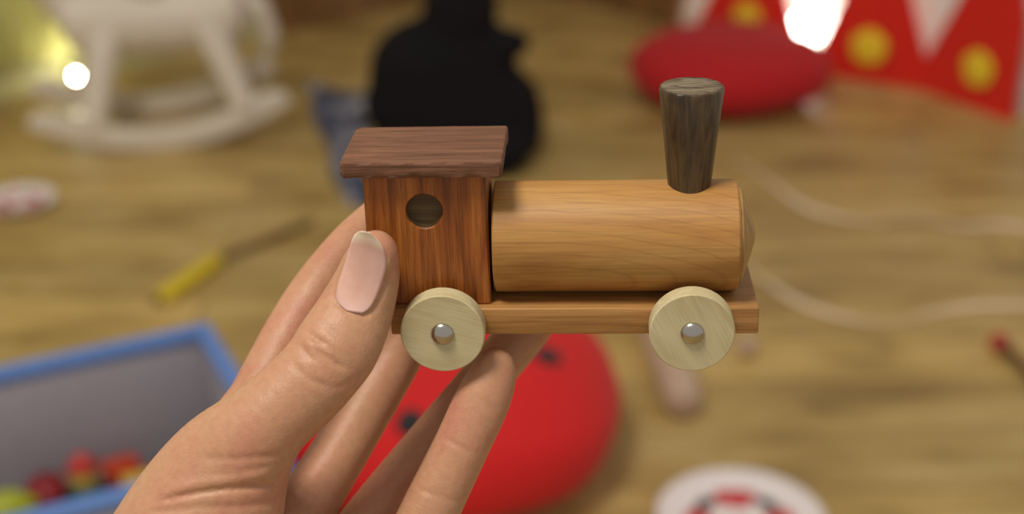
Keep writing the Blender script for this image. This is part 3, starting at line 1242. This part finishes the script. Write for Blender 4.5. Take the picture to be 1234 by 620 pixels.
blob(545, 152, 0, 108, 105, 64)          # haunches
blob(532, 108, 0, 86, 95, 60)             # trunk
blob(520, 98, 0, 52, 80, 36)             # shoulder
blob(556, 40, 0, 44, 75, 58)             # head
blob(602, 78, -5, 37, 46, 17)            # muzzle
blob(505, 192, -85, 38, 60, 24)          # feet
blob(600, 188, -85, 38, 60, 26)
blob(530, -32, 20, 12, 18, 16)           # ears
blob(575, -32, 20, 12, 18, 16)
blob(634, 180, -20, 20, 50, 28)
PV, PQ = surface_nets(pf.F, pf.lo, pf.h)
PV = smooth_mesh(PV, PQ, 3)
PV[:, 2] -= PV[:, 2].min()
plush = obj('plush_animal', mesh_from('plush_animal', PV * 0.001, PQ), plain('black_plush', lin(27, 25, 28), 0.95, 0.3, 160, 0.4, Specular_IOR_Level=0.1))
plush.location = pc + Vector((0, 0.08, 0))
tag(plush, 'black plush toy animal sitting on the floor behind the train cab', 'plush toy')

# ------------------------------------------------------------------ blue-grey cloth beside the plush animal
def cloth():
    cen = G(410, 165)
    q = [G(366, 104), G(446, 118), G(452, 252), G(416, 248)]
    bm = bmesh.new()
    N, Mm = 22, 30
    top = []
    for j in range(Mm + 1):
        row = []
        for i in range(N + 1):
            u, v = i / N, j / Mm
            p = (q[0] * (1 - u) + q[1] * u) * (1 - v) + (q[3] * (1 - u) + q[2] * u) * v
            edge = min(u, 1 - u, v, 1 - v)
            z = 0.034 * min(1, edge * 6) ** 0.5 * (0.75 + 0.25 * math.sin(u * 7 + v * 9)) + 0.006 * math.sin(u * 15 + 3 * v) * min(1, edge * 6) + 0.004
            row.append((p - cen + Vector((0.006 * math.sin(v * 14), 0.006 * math.sin(u * 11), 0)), z))
        top.append(row)
    T = [[bm.verts.new((p.x, p.y, z)) for p, z in row] for row in top]
    Bt = [[bm.verts.new((p.x, p.y, 0.0005)) for p, z in row] for row in top]
    for j in range(Mm):
        for i in range(N):
            bm.faces.new((T[j][i], T[j][i + 1], T[j + 1][i + 1], T[j + 1][i]))
            bm.faces.new((Bt[j][i], Bt[j + 1][i], Bt[j + 1][i + 1], Bt[j][i + 1]))
    rim = [(0, i) for i in range(N)] + [(j, N) for j in range(Mm)] + [(Mm, i) for i in range(N, 0, -1)] + [(j, 0) for j in range(Mm, 0, -1)]
    for (a, b), (c, d) in zip(rim, rim[1:] + rim[:1]):
        bm.faces.new((T[a][b], Bt[a][b], Bt[c][d], T[c][d]))
    M = Mat('blue_grey_cloth', 0.9)
    v = M.coords()
    M.color(M.ramp(M.noise(v, 11, 2), [(0.38, lin(58, 62, 82)), (0.56, lin(88, 92, 116)), (0.66, lin(168, 164, 172))]))
    o_ = obj('folded_cloth', bm, M.m)
    o_.location = cen
    tag(o_, 'folded blue-grey cloth with a pale patch lying beside the black plush toy', 'cloth')


cloth()

# ------------------------------------------------------------------ fabric storage box with toys, lower left
ZR = 0.18
b_r = G(249, 389, ZR)
b_l = G(0, 442, ZR)
bdx = (b_r - b_l).normalized()          # along the back rim, to the right
bdy = Vector((bdx.y, -bdx.x, 0))         # towards the camera
near = G(130, 600, ZR)
BD = (near - b_r).dot(bdy)
BL = 0.46
print('box depth', BD, 'rim right', b_r)
org = b_r - bdx * BL
origin = Vector((org.x, org.y, 0))
boxo = thing('storage_box', 'grey fabric storage box with blue binding holding small toys', 'storage box', origin, math.atan2(bdx.y, bdx.x))
grey_cloth = plain('grey_cloth', lin(168, 160, 168), 0.9, 0.08, 90, 0.1)
blue_bind = plain('blue_binding', lin(98, 134, 200), 0.7, 0.06, 60)
tw = 0.012
# local axes: x along the back rim, y away from the camera
for (x0, x1, y0, y1) in ((0, BL, -tw, 0), (0, BL, -BD, -BD + tw), (0, tw, -BD + tw, -tw), (BL - tw, BL, -BD + tw, -tw)):
    bevel(obj('side_panel', box_bm(x0, x1, y0, y1, 0.004, ZR - 0.012), grey_cloth, boxo), 0.003)
obj('bottom_panel', box_bm(tw, BL - tw, -BD + tw, -tw, 0.002, 0.012), grey_cloth, boxo)
e = 0.004
for (x0, x1, y0, y1) in ((-e, BL + e, -tw - e, e), (-e, BL + e, -BD - e, -BD + tw + e), (-e, tw + e, -BD + tw + e, -tw - e), (BL - tw - e, BL + e, -BD + tw + e, -tw - e)):
    q = obj('binding', box_bm(x0, x1, y0, y1, ZR - 0.016, ZR), blue_bind, boxo)
    bevel(q, 0.004)
    q['label'] = 'blue binding along the rim'
for (x, y) in ((0, 0), (BL, 0), (0, -BD), (BL, -BD)):
    q = obj('corner_binding', box_bm(x - 0.008, x + 0.008, y - 0.008, y + 0.008, 0, ZR - 0.02), blue_bind, boxo)
    bevel(q, 0.003)

ZB = 0.0125


def painted(name, c):
    return plain(name, c, 0.4, 0.05, 60)


red_p, dred_p, yel_p, grn_p, ygr_p = painted('red_paint', lin(190, 40, 30)), painted('dark_red_paint', lin(140, 24, 30)), painted('yellow_paint', lin(215, 180, 80)), painted('green_paint', lin(20, 70, 40)), painted('lime_paint', lin(170, 176, 40))
# peg figure with a red hat
p_ = G(106, 607, ZB)
fig = thing('peg_figure', 'peg figure with red hat and dark green body standing in the storage box', 'toy figure', p_)
fig.scale = (0.85, 0.85, 0.85)
obj('body', lathe_bm([(0, 0), (0.026, 0), (0.028, 0.006), (0.024, 0.024), (0.016, 0.034), (0, 0.036)], 28), grn_p, fig)
obj('head', lathe_bm([(0, 0.030)] + [(0.020 * math.sin(a), 0.048 - 0.020 * math.cos(a)) for a in np.linspace(0.4, PI - 0.1, 12)] + [(0, 0.068)], 28), yel_p, fig)
obj('hat', lathe_bm([(0.0, 0.058), (0.021, 0.060), (0.022, 0.062), (0.016, 0.071), (0.008, 0.080), (0, 0.083)], 28), red_p, fig)
# red block beside it
p_ = G(148, 578, ZB)
rb = bevel(obj('toy_block', box_bm(-0.022, 0.022, -0.014, 0.014, 0, 0.026), painted('orange_red_paint', lin(196, 64, 30))), 0.003)
rb.location = p_
rb.rotation_euler = (0, 0, 0.5)
tag(rb, 'orange-red toy block in the storage box, beside the peg figure', 'toy block')
p_ = G(172, 588, ZB)
yb = bevel(obj('toy_block', box_bm(-0.024, 0.024, -0.012, 0.012, 0, 0.018), yel_p), 0.003)
yb.location = p_
yb.rotation_euler = (0, 0, 0.35)
tag(yb, 'pale yellow toy block in the storage box nearest the thumb', 'toy block')
# dark red bell-shaped piece
p_ = G(60, 612, ZB)
ap = thing('toy_apple', 'dark red toy apple in the storage box, beside the peg figure', 'toy apple', p_)
obj('flesh', lathe_bm([(0, 0.004), (0.012, 0.0), (0.026, 0.014), (0.030, 0.030), (0.024, 0.046), (0.010, 0.050), (0, 0.045)], 28), dred_p, ap)
ap.scale = (0.82, 0.82, 0.82)
obj('stem', tube_bm([(0, 0, 0.044), (0.002, 0, 0.052), (0.006, 0, 0.058)], 0.0018, 8), plain('stem_wood', lin(90, 60, 35)), ap)
p_ = G(10, 636, ZB)
lm = thing('toy_lemon', 'yellow-green toy lemon lying in the corner of the storage box', 'toy lemon', p_ + Vector((0, 0, 0.024)), 0.5)
obj('flesh', lathe_bm([(0, -0.038), (0.006, -0.036), (0.010, -0.030), (0.022, -0.014), (0.024, 0), (0.022, 0.014), (0.010, 0.030), (0.006, 0.036), (0, 0.038)], 28, 'X'), ygr_p, lm)

# ------------------------------------------------------------------ loose toys on the floor
# stick with a yellow sleeve
a, b = G(376, 272), G(194, 368)
st = thing('toy_stick', 'thin brown wooden stick with a bright yellow sleeve lying above the storage box', 'toy stick', (a + b) / 2 + Vector((0, 0, 0.0125)))
ctr = (a + b) / 2
aa, bb = a - ctr, b - ctr
d_ = (bb - aa).normalized()
y0 = G(264, 321) - ctr
obj('stick', tube_bm([aa - Vector((0, 0, 0.006)), y0 * 0.5 + aa * 0.5 - Vector((0, 0, 0.003)), y0, bb + d_ * 0.012], 0.0055, 12), plain('dark_stick', lin(104, 72, 40), 0.5), st)
sl = obj('sleeve', tube_bm([y0, y0 + d_ * 0.004, bb * 0.5 + y0 * 0.5, bb - d_ * 0.004, bb], [0.010, 0.0125, 0.0125, 0.0125, 0.010], 18), plain('yellow_rubber', lin(222, 196, 34), 0.45), st)
sl['label'] = 'bright yellow sleeve'

# red-tipped mallet at the right edge
a, b = G(1203, 424), G(1290, 505)
ml = thing('mallet', 'brown wooden mallet with a dark red round tip lying by itself on bare floor', 'mallet', a)
d_ = (b - a)
obj('tip', lathe_bm([(0, 0)] + [(0.0145 * math.sin(t_), 0.0145 - 0.0145 * math.cos(t_)) for t_ in np.linspace(0.2, PI - 0.2, 12)] + [(0, 0.029)], 24), painted('red_bead', lin(176, 30, 36)), ml)
obj('shaft', tube_bm([Vector((0, 0, 0.0145)) + d_ * 0.08, Vector((0, 0, 0.012)) + d_ * 0.5, Vector((0, 0, 0.008)) + d_], 0.0078, 12), plain('mallet_wood', lin(98, 64, 34), 0.5), ml)

# pale cords
def ribbon(name, label, pxs, r, c):
    P = [G(x, y) for x, y in pxs]
    o_ = P[len(P) // 2].copy()
    pts = catmull([tuple(p - o_) for p in P], 6)
    pts[:, 2] += r * 0.55
    rad = [r * (0.62 + 0.38 * math.sin(k * 0.21 + len(pxs)) ) for k in range(len(pts))]
    q = obj(name, tube_bm(pts.tolist(), rad, 12, None, 0.55), c)
    q.location = o_
    tag(q, label, 'ribbon')


rib = plain('cream_ribbon', lin(230, 206, 178), 0.7, 0.05, 40)
ribbon('ribbon', 'pale wavy ribbon on the floor beside the boiler, farther from the train wheels', [(885, 196), (905, 206), (935, 228), (965, 250), (1000, 263), (1050, 270), (1105, 266), (1160, 276), (1205, 274), (1260, 284)], 0.0088, rib)
ribbon('ribbon', 'pale wavy ribbon on the floor beside the train chassis, nearer the right wheel', [(880, 308), (905, 328), (930, 348), (960, 366), (1000, 382), (1050, 392), (1090, 390), (1125, 380), (1180, 372), (1260, 372)], 0.0082, rib)

# pale pink peg below the right wheel
pk = plain('pale_pink_wood', lin(190, 162, 140), 0.55, 0.05, 40)
a, b = G(786, 396), G(824, 508)
pg = obj('wooden_peg', tube_bm([(a - b) * 1.0 + Vector((0, 0, 0.034)), (a - b) * 0.96 + Vector((0, 0, 0.034)), (a - b) * 0.4 + Vector((0, 0, 0.030)), (a - b) * 0.04 + Vector((0, 0, 0.026)), Vector((0, 0, 0.026))],
                           [0.030, 0.034, 0.030, 0.026, 0.020], 24), pk)
pg.location = b
tag(pg, 'pale pink tapered wooden peg lying on the floor below the right wheel', 'toy peg')
q = obj('wooden_ball', lathe_bm([(0, 0)] + [(0.015 * math.sin(t_), 0.015 - 0.015 * math.cos(t_)) for t_ in np.linspace(0.15, PI - 0.15, 14)] + [(0, 0.03)], 24), pk)
q.location = G(899, 428)
tag(q, 'small pale pink wooden ball on the floor by the right wheel', 'toy ball')


# white round plates with a red and green flower print
def plate(label, c, r):
    p = thing('plate', label, 'plate', c)
    white = plain('plate_glaze', lin(236, 226, 226), 0.25, 0.02, 20)
    obj('dish', lathe_bm([(0, 0), (r * 0.62, 0), (r * 0.68, 0.002), (r * 0.98, 0.012), (r, 0.0145), (r * 0.97, 0.0155), (r * 0.70, 0.006), (r * 0.62, 0.0045), (0, 0.0045)], 56), white, p)
    rose, leaf = painted('print_red', lin(206, 48, 58)), painted('print_green', lin(74, 92, 78))
    # printed motif: petals and leaves, thin layers on the dish
    for f in range(4):
        bm = bmesh.new()
        af = PI / 2 * f + PI / 2
        for k in range(6):
            a_ = 2 * PI * k / 5
            off = 0.0 if k == 5 else r * 0.14
            lathe_bm([(0, 0.0046), (r * 0.12, 0.0046), (r * 0.12, 0.0052), (0, 0.0053)], 16, 'Z',
                     (r * 0.52 * math.cos(af) + off * math.cos(a_) * (1.2 if f % 2 == 0 else 0.9), r * 0.52 * math.sin(af) + off * math.sin(a_) * (0.9 if f % 2 == 0 else 1.2), 0), bm)
        obj('flower_print', bm, rose, p)
    for k in range(8):
        a_ = PI / 2 * (k // 2) + PI / 2 + (0.82 if k % 2 else -0.82)
        lb = bmesh.new()
        cx, cy = r * 0.53 * math.cos(a_), r * 0.53 * math.sin(a_)
        vs = []
        for t_ in np.linspace(0, 2 * PI, 19)[:-1]:
            u_, w_ = r * 0.15 * math.cos(t_), r * 0.09 * math.sin(t_)
            vs.append((cx + u_ * -math.sin(a_) - w_ * math.cos(a_), cy + u_ * math.cos(a_) - w_ * math.sin(a_)))
        lo = [lb.verts.new((x, y, 0.0046)) for x, y in vs]
        hi = [lb.verts.new((x, y, 0.0052)) for x, y in vs]
        lb.faces.new(hi)
        lb.faces.new(lo[::-1])
        for i in range(18):
            lb.faces.new((lo[i], lo[(i + 1) % 18], hi[(i + 1) % 18], hi[i]))
        obj('leaf_print', lb, leaf, p)
    return p


pc1 = G(892, 634)
plate('white plate with a red and green flower print on the floor below the right wheel', pc1, 102 * mpp(pc1)).rotation_euler = (0, 0, 0.0)
pc2 = G(24, 247)
plate('white plate with a red print lying on the floor below the rocking horse', pc2, 43 * mpp(pc2)).rotation_euler = (0, 0, 0.7)

# ------------------------------------------------------------------ light
def area(name, loc, target, size, power, color):
    L = bpy.data.lights.new(name, 'AREA')
    L.shape = 'DISK'
    L.size = size
    L.energy = power
    L.color = color
    o_ = bpy.data.objects.new(name, L)
    COL.objects.link(o_)
    o_.location = loc
    o_.rotation_euler = (Vector(target) - Vector(loc)).to_track_quat('-Z', 'Y').to_euler()
    return o_


area('ceiling_lamp', (-0.62, -0.02, 2.6), (0, 1.1, 0), 0.6, 36, (1.0, 0.945, 0.84))

w = bpy.data.worlds.new('room_light')
bpy.context.scene.world = w
w.use_nodes = True
bg = w.node_tree.nodes['Background']
bg.inputs['Color'].default_value = (1.0, 0.945, 0.86, 1)
bg.inputs['Strength'].default_value = 0.45

# ------------------------------------------------------------------ camera
cam = bpy.data.cameras.new('camera')
cam.sensor_width = 36
cam.sensor_fit = 'HORIZONTAL'
cam.lens = F / 1234 * 36
cam.clip_start = 0.02
cam.dof.use_dof = True
cam.dof.focus_distance = (D0 - 20) / 1000
cam.dof.aperture_fstop = 6.0
co_ = bpy.data.objects.new('camera', cam)
COL.objects.link(co_)
co_.location = CAM
co_.rotation_euler = (PI / 2 - PITCH, 0, 0)
sc = bpy.context.scene
sc.camera = co_
sc.view_settings.view_transform = 'Standard'
sc.view_settings.look = 'None'
sc.view_settings.gamma = 1
sc.view_settings.use_curve_mapping = False
sc.view_settings.exposure = 0.0
